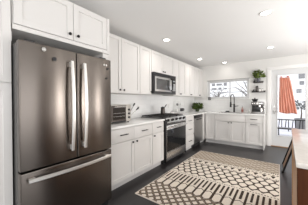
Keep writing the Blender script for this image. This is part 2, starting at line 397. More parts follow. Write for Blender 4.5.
tag(sk.build('sink', STEEL2, smooth=False), 'stainless undermount sink set in the countertop below the window', 'sink')

# ------------------------------------------------------------------ refrigerator
fr = thing('refrigerator', 'large stainless french-door refrigerator with bottom freezer drawer', 'refrigerator', (.816, .431, 0), RZL)
FW = .899
MB().box((.004, .085, .03), (FW - .004, .80, 1.755), .004).build('body', mat('dark_grey_fridge_side', (.16, .155, .15), .4, metal=.5, noise=.05), fr)
def fdoor(x0, x1, z0, z1, name):
    mb = MB().box((x0, .0, z0), (x1, .082, z1), .009, seg=3)
    return mb.build(name, STEEL, fr)
fd1 = fdoor(.0, .4665, .706, 1.765, 'door'); fd2 = fdoor(.4725, FW, .706, 1.765, 'door'); fz = fdoor(.0, FW, .085, .692, 'freezer_drawer')
def vhandle(x, parent, s_):
    pts = [(x, -.0, .80 + .0), (x, -.045, .805)]
    n = 14
    body = []
    for i in range(n + 1):
        u = i / n; body.append((x, -.042 - .026 * sin(pi * u), .80 + u * .86))
    mb = MB(); prev = None
    for i, (a, b) in enumerate(zip(body, body[1:])):
        pass
    rings = []
    for (hx, hy, hz) in body:
        wv = .0155; rings.append([mb.bm.verts.new((hx + sx * wv, hy + sy * .009, hz)) for sx, sy in ((-1, .3), (-.6, -1), (.6, -1), (1, .3), (.6, 1), (-.6, 1))])
    for A, B in zip(rings, rings[1:]):
        for k in range(6): mb.bm.faces.new((A[k], A[(k + 1) % 6], B[(k + 1) % 6], B[k]))
    mb.bm.faces.new(rings[0]); mb.bm.faces.new(rings[-1][::-1])
    for z in (.83, 1.63): mb.box((x - .011, -.042, z - .022), (x + .011, .002, z + .022), .003)
    return mb.build('handle', SATIN, parent)
vhandle(.4665 - .062, fd1, -1); vhandle(.4725 + .062, fd2, 1)
mb = MB(); rings = []
for i in range(17):
    u = i / 16; hx = .045 + u * (FW - .09); hy = -.040 - .030 * sin(pi * u); hz = .632 - .0 * sin(pi * u)
    rings.append([mb.bm.verts.new((hx, hy + sy * .009, hz + sz * .0165)) for sz, sy in ((-1, .3), (-.6, -1), (.6, -1), (1, .3), (.6, 1), (-.6, 1))])
for A, B in zip(rings, rings[1:]):
    for k in range(6): mb.bm.faces.new((A[k], A[(k + 1) % 6], B[(k + 1) % 6], B[k]))
mb.bm.faces.new(rings[0]); mb.bm.faces.new(rings[-1][::-1])
for x in (.075, FW - .075): mb.box((x - .022, -.042, .621), (x + .022, .002, .643), .003)
mb.build('handle', SATIN, fz)
box('kick_grille', (.02, .05, .005), (FW - .02, .084, .075), BPLAST, fr, .003)
box('gasket', (.006, .083, .69), (FW - .006, .0845, .708), BPLAST, fr)
for x in (.05, FW - .12): MB().box((x, .03, 1.765), (x + .07, .15, 1.787), .004).build('hinge_cover', BPLAST, fr)
MB().cyl((.80, -.0015, 1.695), .011, .003, 'y').cyl((.83, -.0015, 1.695), .011, .003, 'y').build('badge', NICKEL, fr)
def magnet(y, z, m_, label, r=.017):
    o = MB().cyl((0, 0, 0), r, .012, 'x', seg=18).sph((.006, 0, 0), r * .8, (.4, 1, 1)).build('fridge_magnet', m_); o.location = (.8225, y, z)
    return tag(o, label, 'magnet', 'fridge magnets')
magnet(.604, 1.722, NICKEL, 'grey round magnet high on the left refrigerator door')
magnet(.690, 1.655, BPLAST, 'black round magnet on the left refrigerator door, lower than the grey one')
magnet(1.282, 1.655, BPLAST, 'tiny dark magnet near the right edge of the right refrigerator door, upper', .009)
magnet(1.262, 1.54, BPLAST, 'tiny dark magnet near the right edge of the right refrigerator door, lower', .009)

# ------------------------------------------------------------------ range
rg = thing('gas_range', 'stainless slide-in gas range with black glass oven door', 'range', (.655, 2.795, 0), RZL)
RW = .903
MB().box((.0, .03, .03), (RW, .64, .905), .003).build('body', mat('black_enamel', (.018, .017, .017), .3), rg)
MB().box((.0, .028, .905), (RW, .64, .925), .004).build('cooktop', BPLAST, rg)
pnl = MB().prism([(.04, .785), (-.012, .80), (-.022, .83), (.028, .925), (.06, .925)], .046, RW - .014, 'x').build('control_panel', STEEL2, rg)
box('side_trim', (0, .0, .03), (.043, .0295, .90), BLACK, rg, .003); box('side_trim', (RW - .012, .0, .03), (RW, .0295, .90), BLACK, rg, .003)
for i in range(5):
    x = .10 + i * .175; M_ = Matrix.Translation((x, .003, .876)) @ Matrix.Rotation(radians(62), 4, 'X')
    MB().lathe([(.026, 0), (.026, .012), (.021, .030), (.018, .034)], seg=16, M=M_).build('knob', BLACK, pnl)
dr = MB().box((.046, .0, .235), (RW - .014, .03, .775), .004).build('oven_door', STEEL2, rg)
MB().box((.056, -.003, .245), (RW - .022, .001, .690), .002).build('door_glass', BGLASS, dr)
hb = MB().cyl((RW / 2, -.048, .735), .013, RW - .09, 'x', seg=14)
for x in (.08, RW - .08): hb.box((x - .012, -.048, .726), (x + .012, .001, .744), .003)
hb.build('handle', CHROME, dr)
MB().box((.046, .002, .065), (RW - .014, .03, .225), .004).build('storage_drawer', STEEL2, rg)
box('kick', (.01, .06, 0), (RW - .01, .5, .03), BPLAST, rg)
for i in range(3):
    gm = MB(); x0 = .02 + i * .29; x1 = x0 + .283; y0, y1, z = .07, .62, .958
    for x in (x0 + .01, (x0 + x1) / 2, x1 - .01): gm.box((x - .006, y0, z - .012), (x + .006, y1, z), .002)
    for y in (y0 + .006, (y0 + y1) / 2 - .12, (y0 + y1) / 2 + .12, y1 - .006): gm.box((x0, y - .006, z - .012), (x1, y + .006, z), .002)
    for x in (x0 + .01, x1 - .01):
        for y in (y0 + .01, y1 - .01): gm.box((x - .006, y - .006, .925), (x + .006, y + .006, z - .01))
    gm.build('grate', IRON, rg, smooth=False)
for x, y in ((.16, .20), (.16, .49), (.45, .34), (.745, .20), (.745, .49)):
    MB().cyl((x, y, .931), .045, .012, r2=.038).cyl((x, y, .940), .028, .008).build('burner', IRON, rg)

# dark metal pitcher with angled handle on the range
kt = thing('coffee_pot', 'dark metal pot with raised side handle standing on the range', 'pot', (.30, 3.24, .959), 0)
MB().lathe([(.052, 0), (.055, .01), (.050, .10), (.046, .158), (.049, .163)], seg=24).build('pot_body', mat('dark_bronze_metal', (.07, .06, .055), .3, metal=.9, noise=.1), kt)
MB().lathe([(.047, .1635), (.040, .172), (.010, .176), (.009, .184), (.004, .187)], seg=20).build('lid', BPLAST, kt)
MB().tube([(-.0, .042, .135), (0, .075, .16), (0, .12, .20), (0, .16, .225)], [.008, .009, .011, .010]).build('handle', BPLAST, kt)

# over-the-range microwave
mw = thing('microwave', 'stainless over-the-range microwave with black trim', 'microwave', (.405, 2.770, 0), RZL)
MWW, MZ0, MZ1 = .905, 1.432, 1.872
MB().box((.0, .03, MZ0), (MWW, .39, MZ1), .003).build('body', BPLAST, mw)
box('side_trim', (0, .005, MZ0 + .043), (.032, .0295, MZ1 - .077), BPLAST, mw, .003); box('side_trim', (MWW - .02, .005, MZ0 + .043), (MWW, .0295, MZ1 - .077), BPLAST, mw, .003)
dr = MB().box((.034, .0, MZ0 + .045), (.70, .028, MZ1 - .08), .004).build('door', mat('microwave_steel', (.62, .61, .60), .3, metal=1, noise=.04), mw)
MB().box((.075, -.003, MZ0 + .085), (.615, .001, MZ1 - .125), .002).build('door_window', mat('tinted_door_window', (.13, .13, .13), .2, metal=.6, noise=.2), dr)
MB().tube([(.655, -.0, MZ0 + .07), (.655, -.04, MZ0 + .09), (.655, -.055, MZ0 + .19), (.655, -.04, MZ1 - .105), (.655, .0, MZ1 - .085)], .017).build('handle', BLACK, dr)
cp = MB().box((.704, .0, MZ0 + .045), (MWW - .021, .028, MZ1 - .08), .004).build('control_panel', BGLASS, mw)
MB().box((.73, -.002, MZ1 - .15), (MWW - .045, .001, MZ1 - .115), .001).build('display', mat('grey_display', (.25, .27, .28), .3), cp)
bt = MB().box((.728, -.0008, MZ0 + .07), (MWW - .028, .001, MZ0 + .25))
for r in range(4):
    for c in range(3): bt.box((.735 + c * .05, -.002, MZ0 + .08 + r * .045), (.77 + c * .05, .001, MZ0 + .105 + r * .045))
bt.build('keypad', mat('grey_keys', (.35, .35, .35), .4), cp)
vb = MB().box((.0, .004, MZ1 - .076), (MWW, .03, MZ1))
for k in range(4): vb.box((.02, -.002, MZ1 - .052 + k * .013), (MWW - .02, .006, MZ1 - .046 + k * .013))
vb.build('vent_grille', BPLAST, mw, smooth=False)
MB().box((.0, .006, MZ0 - .004), (MWW, .03, MZ0 + .042), .003).build('bottom_trim', BPLAST, mw)

# dishwasher
dw = thing('dishwasher', 'stainless dishwasher with black control strip near the corner', 'dishwasher', (.63, 4.265, 0), RZL)
DWW = .617
MB().box((.004, .03, .10), (DWW - .004, .60, .882)).build('body', BPLAST, dw)
dd = MB().box((.003, .0, .11), (DWW - .003, .03, .79), .004).build('door_panel', steel('dishwasher_stainless', (.36, .35, .34), .3, .4), dw)
MB().box((.003, .002, .793), (DWW - .003, .03, .878), .004).build('control_strip', BGLASS, dw)
MB().box((.13, -.028, .745), (DWW - .13, -.016, .768), .004).box((.14, -.018, .75), (.16, .002, .764)).box((DWW - .16, -.018, .75), (DWW - .14, .002, .764)).build('handle', BLACK, dd)
box('toe_kick', (.004, .08, 0), (DWW - .004, .095, .10), BPLAST, dw)

# toaster oven
to = thing('toaster_oven', 'cream and steel toaster oven with black-framed glass door on the counter', 'toaster oven', (.41, 1.655, .9155), RZL)
CREAM = mat('cream_enamel', (.47, .44, .40), .35, metal=.5, noise=.03)
TW, TH = .425, .30
ob = MB().box((0, .01, .018), (TW, .32, .03), .002).box((0, .01, TH - .014), (TW, .32, TH), .003).box((0, .01, .03), (.012, .32, TH - .014)).box((TW - .012, .01, .03), (TW, .32, TH - .014)).box((.012, .30, .03), (TW - .012, .32, TH - .014)).box((.315, .01, .03), (.327, .30, TH - .014))
body = ob.build('body', CREAM, to, smooth=False)
pn = MB().box((.318, .0, .03), (TW, .012, TH - .012), .003).build('control_panel', CREAM, to)
for z in (.085, .15, .215): MB().cyl((.372, -.010, z), .019, .022, 'y', r2=.016, seg=16).build('knob', BPLAST, pn)
dg = MB().box((.012, -.004, .04), (.314, .008, .062), .003).box((.012, -.004, TH - .05), (.314, .008, TH - .02), .003).box((.012, -.004, .062), (.034, .008, TH - .05), .002).box((.292, -.004, .062), (.314, .008, TH - .05), .002).build('door', mat('bronze_door_frame', (.10, .08, .07), .35, metal=.5), to)
box('door_glass', (.034, .0, .062), (.292, .004, TH - .05), mat('smoked_glass', (.035, .028, .024), .15, spec=.25), dg)
MB().cyl((.163, -.035, TH - .034), .008, .24, 'x', seg=10).box((.055, -.035, TH - .039), (.065, -.003, TH - .029)).box((.262, -.035, TH - .039), (.272, -.003, TH - .029)).build('handle', CHROME, dg)
rk = MB()
for z in (.115, .165): rk.tube([(.04, -.006, z), (.286, -.006, z)], .0022)
for x in (.02, TW - .05):
    for y in (.03, .27): MB().cyl((x + .015, y, .009), .013, .018).build('foot', BPLAST, to)
rk.build('wire_rack', CHROME, to)
# black tray slot below the door
MB().box((.02, -.008, .019), (.31, .012, .036), .003).build('crumb_tray', BPLAST, to)

# utensils leaning in a holder behind the toaster oven
uh = thing('utensil_holder', 'small white holder behind the toaster oven with utensils leaning out', 'holder', (.10, 2.30, .9155))
MB().lathe([(.04, 0), (.045, .01), (.045, .13), (.041, .13), (.038, .012)], seg=20).build('holder_body', WHITE, uh)
def utensil(p0, p1, lab, head):
    o = MB().tube([p0, p1], .006).build('utensil', CHROME)
    v = Vector(p1) - Vector(p0); h = MB().tube([Vector(p1) - v.normalized() * .02, Vector(p1) + v.normalized() * head * .5, Vector(p1) + v.normalized() * head], [.010, .017, .012]).build('grip', BPLAST, o)
    return tag(o, lab, 'utensil')
utensil((.082, 2.302, .935), (.080, 2.50, 1.185), 'steel utensil with black grip in the holder behind the toaster oven, higher of the pair', .055)
utensil((.122, 2.300, .94), (.14, 2.53, 1.105), 'steel utensil with black grip behind the toaster oven, lower and longer of the pair', .065)

# outlets
def outlet(loc, rz, lab, m_=None, wdt=.075, gang=1):
    o = thing('outlet', lab, 'outlet', loc, rz, 'wall outlets')
    MB().box((-wdt / 2, -.006, -.058), (wdt / 2, .0, .058), .003).build('cover_plate', m_ or WHITE, o)
    for g in range(gang):
        cx = (g - (gang - 1) / 2) * .046
        for s_ in (-1, 1): MB().box((cx - .014, -.008, s_ * .026 - .017), (cx + .014, -.006, s_ * .026 + .017), .002).build('socket', mat('socket_grey', (.55, .55, .54), .4), o)
outlet((.0165, 2.72, 1.13), RZL, 'white outlet on the tile just left of the range')
outlet((.0165, 3.95, 1.13), RZL, 'white outlet on the tile just right of the range')
outlet((2.19 - .055, YB - .0, 1.19), 0, 'white outlet on the wall right of the espresso machine')
sp = MB().box((-.048, -.02, -.052), (.048, .0, .052), .006).build('wall_speaker', mat('grey_device', (.16, .16, .16), .4), None)
sp.location = (.575, YB - .036, 1.345); tag(sp, 'small dark grey box standing on the left end of the window sill', 'speaker')

# wire rack with mugs and cups near the corner
wr = thing('wire_rack', 'white two-tier wire rack against the tile right of the range', 'rack', (.135, 4.36, .9155), RZL)
WIRE = mat('white_wire', (.62, .62, .61), .4)
rm = MB(); 
for x in (-.20, .20):
    for y in (-.07, .07): rm.tube([(x, y, 0), (x, y, .34)], .004)
for z in (.05, .22, .33):
    rm.tube([(-.20, -.07, z), (.20, -.07, z), (.20, .07, z), (-.20, .07, z)], .0035, closed=True)
rm.build('rack_frame', WIRE, wr)
for z in (.05, .22):
    sm = MB()
    for k in range(11): sm.tube([(-.20 + k * .04, -.07, z), (-.20 + k * .04, .07, z)], .0022, seg=6)
    sm.build('shelf', WIRE, wr)
def mug(x, y, z, m_, lab, r=.036, h=.085):
    o = thing('mug', lab, 'mug', (x, y, z), 0, 'mugs on the wire rack')
    MB().lathe([(r * .8, 0), (r, .01), (r, h), (r * .88, h), (r * .8, .012)], seg=20).build('cup', m_, o)
    MB().tube([(r * .95, 0, h * .8), (r * 1.6, 0, h * .75), (r * 1.7, 0, h * .4), (r * .95, 0, h * .25)], .005).build('handle', m_, o)
mug(.15, 4.44, .969, BPLAST, 'black mug on the lower tier of the wire rack, left of two'); mug(.15, 4.53, .969, BPLAST, 'black mug on the lower tier of the wire rack, right of two')
mug(.13, 4.25, 1.139, mat('grey_mug', (.16, .16, .16), .35), 'grey mug on the upper tier of the wire rack', .03, .06)
mug(.13, 4.22, .969, WHITE, 'white mug on the lower tier of the wire rack')
mug(.13, 4.46, 1.139, WHITE, 'white mug on the upper tier of the wire rack', .03, .06)

sb = thing('sugar_bowl', 'small white lidded bowl on the counter beside the range', 'bowl', (.22, 3.80, .9155))
MB().lathe([(.03, 0), (.055, .02), (.058, .05), (.045, .07)], seg=20).build('bowl', WHITE, sb)
MB().lathe([(.046, .071), (.03, .088), (.008, .092), (.010, .104), (.003, .108)], seg=20).build('lid', mat('grey_lid', (.3, .3, .3), .3, metal=.5), sb)

# ------------------------------------------------------------------ plants
def plant(name, label, loc, pr, ph, potm, fr_, fz, n, leafL, leafW, col, ctr=(0, 0), emin=-.15):
    o = thing(name, label, 'plant', loc)
    MB().lathe([(pr * .75, 0), (pr * .8, .004), (pr, ph), (pr * .9, ph), (pr * .85, ph - .012)], seg=24).build('pot', potm, o)
    MB().cyl((0, 0, ph - .012), pr * .86, .01).build('soil', mat('soil', (.05, .03, .02), .9, noise=.3), o)
    st = MB(); lf = MB()
    for i in range(n):
        a = random.uniform(0, 2 * pi); e = random.uniform(emin, 1.2); r = fr_ * random.uniform(.35, 1)
        tip = Vector((ctr[0] + r * cos(a) * cos(e * .8), ctr[1] + r * sin(a) * cos(e * .8), ph + fz * max(-.1, .45 + .55 * sin(e)) * random.uniform(.6, 1)))
        if i % 4 == 0: st.tube([(cos(a) * pr * .3, sin(a) * pr * .3, ph - .01), (tip.x * .5, tip.y * .5, (ph + tip.z) / 2 + .01), tip], .0025, seg=5)
        d = (Vector((cos(a), sin(a), random.uniform(-.5, .8)))).normalized()
        if loc[1] + tip.y > YB - .045 - leafL * max(0, d.y): tip.y = YB - .045 - leafL * max(0, d.y) - loc[1]
        lf.leaf(tip, d, leafL * random.uniform(.7, 1.15), leafW * random.uniform(.8, 1.1), random.uniform(-.8, .8))
    st.build('stems', mat('plant_stem', (.12, .2, .05), .6), o)
    lf.build('foliage', mat(name + '_leaves', col, .5, noise=.45, nscale=25), o)
    return o
plant('potted_basil', 'bushy green potted herb on the counter in the back left corner', (.27, 5.36, .9155), .07, .09, mat('dark_green_pot', (.05, .07, .035), .5), .15, .22, 330, .07, .045, (.075, .12, .022), (0, 0), -.9)
# floating shelves and what stands on them
SHELF = mat('black_stained_shelf', (.03, .026, .024), .5, noise=.2)
def fshelf(x0, x1, z, lab):
    o = thing('floating_shelf', lab, 'shelf', (x0, YB, z), 0, 'floating shelves')
    L = x1 - x0
    MB().box((0, -.125, -.022), (L, 0, 0), .002).build('shelf_board', SHELF, o)
    MB().box((0, -.008, 0), (L, 0, .02)).build('back_lip', SHELF, o)
    for x in (.0, L - .008): MB().box((x, -.125, 0), (x + .008, -.008, .035 if x == 0 else .03)).build('side_lip', SHELF, o)
fshelf(1.862, 2.098, 1.795, 'upper small black floating shelf holding the potted plant')
fshelf(1.822, 2.148, 1.525, 'lower black floating shelf, wider, above the espresso machine')
plant('potted_pothos', 'bright green trailing plant in grey pot on the upper floating shelf', (1.985, 5.638, 1.7955), .05, .105, mat('grey_glass_pot', (.10, .10, .12), .2, noise=.2), .125, .26, 110, .085, .06, (.13, .18, .035), (0, 0), -.7)
jb = MB().lathe([(.016, 0), (.018, .005), (.018, .055), (.009, .07), (.009, .085)], seg=16).build('bottle', BPLAST); jb.location = (1.893, 5.64, 1.7955)
tag(jb, 'tiny dark bottle at the left end of the upper floating shelf', 'bottle')
def jar(x, z, r, h, m_, name, lab, cat, lid=True):
    o = thing(name, lab, cat, (x, 5.645, z))
    MB().lathe([(r * .9, 0), (r, .006), (r, h * .8), (r * .8, h * .88)], seg=20).build('body', m_, o)
    if lid: MB().lathe([(r * .8, h * .881), (r * .85, h * .89), (r * .85, h), (r * .2, h + .004)], seg=20).build('lid', BPLAST, o)
jar(1.945, 1.5255, .035, .165, mat('dark_jar', (.06, .05, .045), .3), 'canister', 'tall dark canister on the lower floating shelf', 'canister')
jar(1.862, 1.5255, .018, .06, BPLAST, 'bottle', 'small dark bottle at the left end of the lower floating shelf', 'bottle')
jar(2.015, 1.5255, .028, .085, WHITE, 'jar', 'small white jar on the lower floating shelf beside the dark canister', 'jar')
jar(2.078, 1.5255, .028, .075, WHITE, 'jar', 'small white jar at the right end of the lower floating shelf', 'jar')

# ------------------------------------------------------------------ sink area
fc = thing('faucet', 'tall matte black spring pull-down faucet behind the sink', 'faucet', (1.352, 5.60, .9155))
MB().cyl((0, 0, .006), .03, .012).cyl((0, 0, .13), .024, .24).build('faucet_body', BLACK, fc)
pts = [(0, 0, .25)] + [(0, 0, .25 + .18 * k / 6) for k in range(1, 7)] + [(-.042 * (1 - cos(pi * k / 12)) * 1.0, -.035 * (1 - cos(pi * k / 12)), .43 + .115 * sin(pi * k / 12)) for k in range(1, 13)] + [(-.084, -.07, .36), (-.084, -.07, .30)]
MB().tube(pts, .0125, seg=10).build('spring_hose', BLACK, fc)
MB().cyl((-.084, -.07, .235), .025, .16, r2=.020).build('spray_head', BLACK, fc)
MB().tube([(0, 0, .24), (-.05, -.04, .24), (-.072, -.06, .24)], .006).build('hose_bracket', BLACK, fc)
MB().tube([(.015, 0, .185), (.06, -.01, .188), (.12, -.02, .195)], [.014, .011, .009]).build('lever', BLACK, fc)
sd = thing('soap_dispenser', 'clear soap bottle with red label and pump right of the faucet', 'soap bottle', (1.575, 5.62, .9155))
MB().lathe([(.028, 0), (.031, .006), (.031, .11), (.014, .135), (.012, .15)], seg=20).build('bottle', mat('pinkish_soap', (.55, .36, .33), .2, coat=.4), sd)
MB().lathe([(.0318, .03), (.0318, .085)], seg=20).build('label_band', mat('red_label', (.36, .13, .11), .5, noise=.3, nscale=60), sd)
MB().cyl((0, 0, .158), .014, .016).cyl((0, 0, .18), .004, .03).box((-.008, -.04, .19), (.008, .01, .2), .003).build('pump', BPLAST, sd)
so = thing('sponge_dish', 'low black sponge dish on the counter left of the faucet', 'dish', (1.155, 5.62, .9155))
MB().box((-.065, -.035, 0), (.065, .035, .012), .005).build('dish', BPLAST, so)
MB().box((-.05, -.025, .0121), (.05, .025, .034), .006).build('sponge', mat('dark_sponge', (.03, .03, .032), .9, bump=.5), so)

# espresso machine
em = thing('espresso_machine', 'stainless espresso machine with black bean hopper by the back door', 'coffee machine', (1.835, 5.33, .9155))
EW = .29
MB().box((0, .0, .0), (EW, .30, .045), .005).box((0, .14, .045), (EW, .30, .30), .006).box((0, .0, .225), (EW, .14, .32), .008).build('body', mat('machine_steel', (.26, .25, .245), .3, metal=.9, noise=.1), em)
MB().box((.015, -.002, .045), (EW - .015, .13, .052), .001).build('drip_grate', BPLAST, em)
MB().box((.012, .132, .06), (EW - .012, .1405, .218), .001).build('back_panel', mat('dark_panel', (.06, .06, .06), .3, metal=.5), em)
MB().cyl((EW * .52, -.004, .275), .028, .01, 'y').build('gauge', WHITE, em)
for x in (.04, .08, .21, .25): MB().cyl((x, -.004, .275), .012, .01, 'y').build('button', CHROME, em)
MB().cyl((.19, .07, .205), .033, .045).build('group_head', CHROME, em)
MB().cyl((.19, .07, .174), .035, .018).tube([(.19, .04, .174), (.19, -.05, .168), (.19, -.075, .162)], [.008, .011, .013]).build('portafilter', BPLAST, em)
MB().cyl((.075, .08, .19), .03, .07, r2=.034).build('grinder_chute', BPLAST, em)
MB().lathe([(.045, .3201), (.075, .375), (.078, .385)], (.075, .16, 0), seg=24).build('bean_hopper', BPLAST, em)
MB().lathe([(.079, .3852), (.079, .396), (.02, .40), (.010, .43)], (.075, .16, 0), seg=24).build('hopper_lid', BLACK, em)
MB().tube([(.275, .03, .24), (.300, .0, .23), (.305, -.01, .12)], .005).build('steam_wand', CHROME, em)
mj = thing('milk_jug', 'small steel milk jug standing on the drip tray of the espresso machine', 'jug', (1.835 + .235, 5.375, .968))
MB().lathe([(.030, 0), (.034, .005), (.032, .06), (.027, .085), (.030, .092)], seg=20).build('jug_body', CHROME, mj)
MB().tube([(.028, 0, .08), (.055, 0, .075), (.055, 0, .03), (.03, 0, .02)], .004).build('handle', CHROME, mj)
ms = thing('mug', 'pale mug on the counter touching the left side of the espresso machine', 'mug', (1.775, 5.42, .9155))
MB().lathe([(.03, 0), (.036, .01), (.036, .10), (.032, .10), (.03, .012)], seg=20).build('cup', mat('pale_grey_mug', (.55, .55, .53), .3), ms)
MB().tube([(-.034, 0, .08), (-.06, 0, .075), (-.06, 0, .035), (-.034, 0, .025)], .005).build('handle', mat('pale_grey_handle', (.4, .4, .39), .3), ms)

# ------------------------------------------------------------------ curtain on the back door
cu = thing('door_curtain', 'coral orange fabric curtain tied up over the glass of the back door', 'curtain', (0, 0, 0))
CORAL = mat('coral_fabric', (.80, .47, .37), .85, noise=.12, nscale=18, stretch=(14, 1, .6))
bmn = bmesh.new(); NX, NZ = 90, 26; g = []
for j in range(NZ + 1):
    v = j / NZ; z = 1.885 - v * (1.885 - .935)
    xl = 2.462 + (-.008) * v; xr = 2.665 + .165 * v ** .75
    row = []
    for i in range(NX + 1):
        u = i / NX; amp = (.012 + .016 * v); x = xl + (xr - xl) * u
        sag = 0 if v > .12 else .012 * abs(sin(3 * pi * u)) * (1 - v / .12)
        y = YB - .045 + amp * sin(2 * pi * (6.2 * u + .12 * sin(5 * v))) + .006 * sin(2 * pi * 13 * u + 3 * v)
        zz = z - sag + (.012 * sin(9 * u + 1) * v) - .02 * u * v
        row.append(bmn.verts.new((x + .004 * sin(7 * v + 20 * u), y, zz)))
    g.append(row)
for j in range(NZ):
    for i in range(NX): bmn.faces.new((g[j][i], g[j][i + 1], g[j + 1][i + 1], g[j + 1][i]))
me = bpy.data.meshes.new('curtain_panel'); bmn.to_mesh(me); bmn.free(); me.materials.append(CORAL)
me.polygons.foreach_set('use_smooth', [True] * len(me.polygons))
cp_ = bpy.data.objects.new('curtain_panel', me); COL.objects.link(cp_); cp_.parent = cu
sm_ = cp_.modifiers.new('thickness', 'SOLIDIFY'); sm_.thickness = .0025
nt = CORAL.node_tree; b = nt.nodes['Principled BSDF']
tr = nt.nodes.new('ShaderNodeBsdfTranslucent'); tr.inputs[0].default_value = (.93, .62, .50, 1); mx = nt.nodes.new('ShaderNodeMixShader'); mx.inputs[0].default_value = .5
nt.links.new(b.outputs[0], mx.inputs[1]); nt.links.new(tr.outputs[0], mx.inputs[2]); nt.links.new(mx.outputs[0], nt.nodes['Material Output'].inputs[0])
CLIPR = mat('red_tie', (.55, .10, .06), .6)
for x in (2.50, 2.64):
    MB().cyl((x, YB - .035, 1.895), .014, .04, 'y').sph((x, YB - .06, 1.897), .022, (1, .6, .8)).build('curtain_tie', CLIPR, cu)
MB().tube([(2.44, YB - .04, 1.903), (2.69, YB - .04, 1.900)], .004).cyl((2.445, YB - .02, 1.903), .007, .045, 'y').cyl((2.685, YB - .02, 1.900), .007, .045, 'y').build('curtain_rod', WHITE, cu)

# ------------------------------------------------------------------ rug
X0, X1, Y0, Y1 = .868, 2.465, 1.685, 4.105
def frac(a): return a - math.floor(a)
def tri(a): return abs(frac(a) - .5) * 2          # 1 at integers, 0 between
CR, DK, TAN, MID = (.72, .65, .565), (.060, .042, .032), (.50, .43, .35), (.24, .185, .14)
def rug_col(x, y):
    s_ = x - X0
    if s_ < .012 or x > X1 - .012 or y > Y1 - .012 or y < Y0 + .012: return CR
    if y > 3.50:
        f = tri(s_ / .115) + tri((y - 3.5) / .125)
        if y < 3.525: return DK if frac(s_ / .03) < .5 else CR
        row = math.floor((y - 3.5) / .205)
        if abs(f - 1) < .26: return (.31, .25, .20)
        return (.55, .48, .40) if row % 2 else TAN
    if y > 3.22:
        dx = abs(frac((s_ + .035) / .1235) - .5) * .1235; dy = y - 3.30
        if 0 < dy < .10 and dx < .006 + dy * .32: return DK
        if abs(y - 3.27) < .014 and abs(dx - .045) < .012: return DK
        if abs(y - 3.235) < .008 or (abs(y - 3.45) < .014 and frac(s_ / .06) < .5): return MID if y > 3.3 else DK
        if abs(y - 3.43) < .012 and frac(s_ / .061 + .5) < .35: return DK
        return CR
    if y > 2.69:
        best = 9
        for r in range(-1, 5):
            cy = 2.80 + r * .118; off = .5 * (r % 2)
            cx = (round(s_ / .128 - off) + off) * .128
            e = math.hypot((s_ - cx) / .066, (y - cy) / .074); e2 = abs(s_ - cx) / .072 + abs(y - cy) / .105
            best = min(best, .5 * e + .5 * e2)
        if .80 < best < 1.12: return DK
        return CR
    if y > 2.615:
        return DK if (abs(y - 2.650) < .010 and frac(s_ / .034) < .62) else CR
    P = .1235; k = (s_ + .02) / (P / 2); ki = math.floor(k); f = k - ki     # comb of bars over pointed hexagons
    hx = abs(frac((s_ + .02 - P * .25) / P) - .5) * P                        # 0 on a hexagon's axis
    top = 2.325 - hx * .75; bot = 2.105 + hx * .75
    if y > 2.610: return CR
    if y > top + .016:
        short = hx < P / 4
        if f > .27 and f < .73 and (not short or y > 2.365): return DK
        return CR
    if y > bot:
        if hx < P / 2 - .014: return DK if (y > top or y < bot + .012) else CR
        return DK
    # staggered cream lozenges on a dark speckled ground
    q_ = .060; r_ = (2.105 - y) / q_; ri = math.floor(r_); 
    best = 9
    for rr in (ri - 1, ri, ri + 1):
        cy = rr + .5; off = .5 * ((rr + 1) % 2); cx = (round((s_ + .02 - P * .25) / P - off - .5) + off + .5) * P - .02 + P * .25
        best = min(best, abs(s_ - cx) / (P * .5) + abs(r_ - cy) / .95)
    if best < .66: return CR
    if best < .84: return DK
    return MID if random.random() < .8 else DK
cell = .0055; nx = int((X1 - X0) / cell); ny = int((Y1 - Y0) / cell)
verts = []; faces = []
for j in range(ny + 1):
    y = Y0 + (Y1 - Y0) * j / ny
    for i in range(nx + 1):
        verts.append((X0 + (X1 - X0) * i / nx, y, .013))
for j in range(ny):
    o_ = j * (nx + 1)
    for i in range(nx): faces.append((o_ + i, o_ + i + 1, o_ + nx + 2 + i, o_ + nx + 1 + i))
nb = len(verts); verts += [(X0, Y0, .001), (X1, Y0, .001), (X1, Y1, .001), (X0, Y1, .001)]
c00, c10, c11, c01 = 0, nx, ny * (nx + 1) + nx, ny * (nx + 1)
faces += [tuple([nb, nb + 1] + list(range(c10, c00 - 1, -1))), tuple([nb + 2, nb + 3] + list(range(c01, c11 + 1))), (nb + 3, nb + 2, nb + 1, nb)]
faces += [tuple([nb + 1, nb + 2] + [j * (nx + 1) + nx for j in range(ny, -1, -1)]), tuple([nb + 3, nb] + [j * (nx + 1) for j in range(ny + 1)])]
me = bpy.data.meshes.new('area_rug'); me.from_pydata(verts, [], faces)
ca = me.color_attributes.new('weave', 'FLOAT_COLOR', 'CORNER'); buf = []
for j in range(ny):
    for i in range(nx):
        c = rug_col(X0 + (X1 - X0) * (i + .5) / nx, Y0 + (Y1 - Y0) * (j + .5) / ny)
        jt = random.uniform(.9, 1.08); buf.extend((c[0] * jt, c[1] * jt, c[2] * jt, 1.0) * 4)
rest = len(ca.data) * 4 - len(buf); buf.extend((*CR, 1.0) * (rest // 4)); ca.data.foreach_set('color', buf)
RUG = mat('woven_wool', CR, .95, bump=.6, bscale=300, spec=.1); nt = RUG.node_tree
at = nt.nodes.new('ShaderNodeAttribute'); at.attribute_name = 'weave'; nt.links.new(at.outputs['Color'], nt.nodes['Principled BSDF'].inputs['Base Color'])
me.materials.append(RUG); rug = bpy.data.objects.new('area_rug', me); COL.objects.link(rug)
tag(rug, 'cream and dark brown geometric patterned area rug on the dark floor', 'rug')

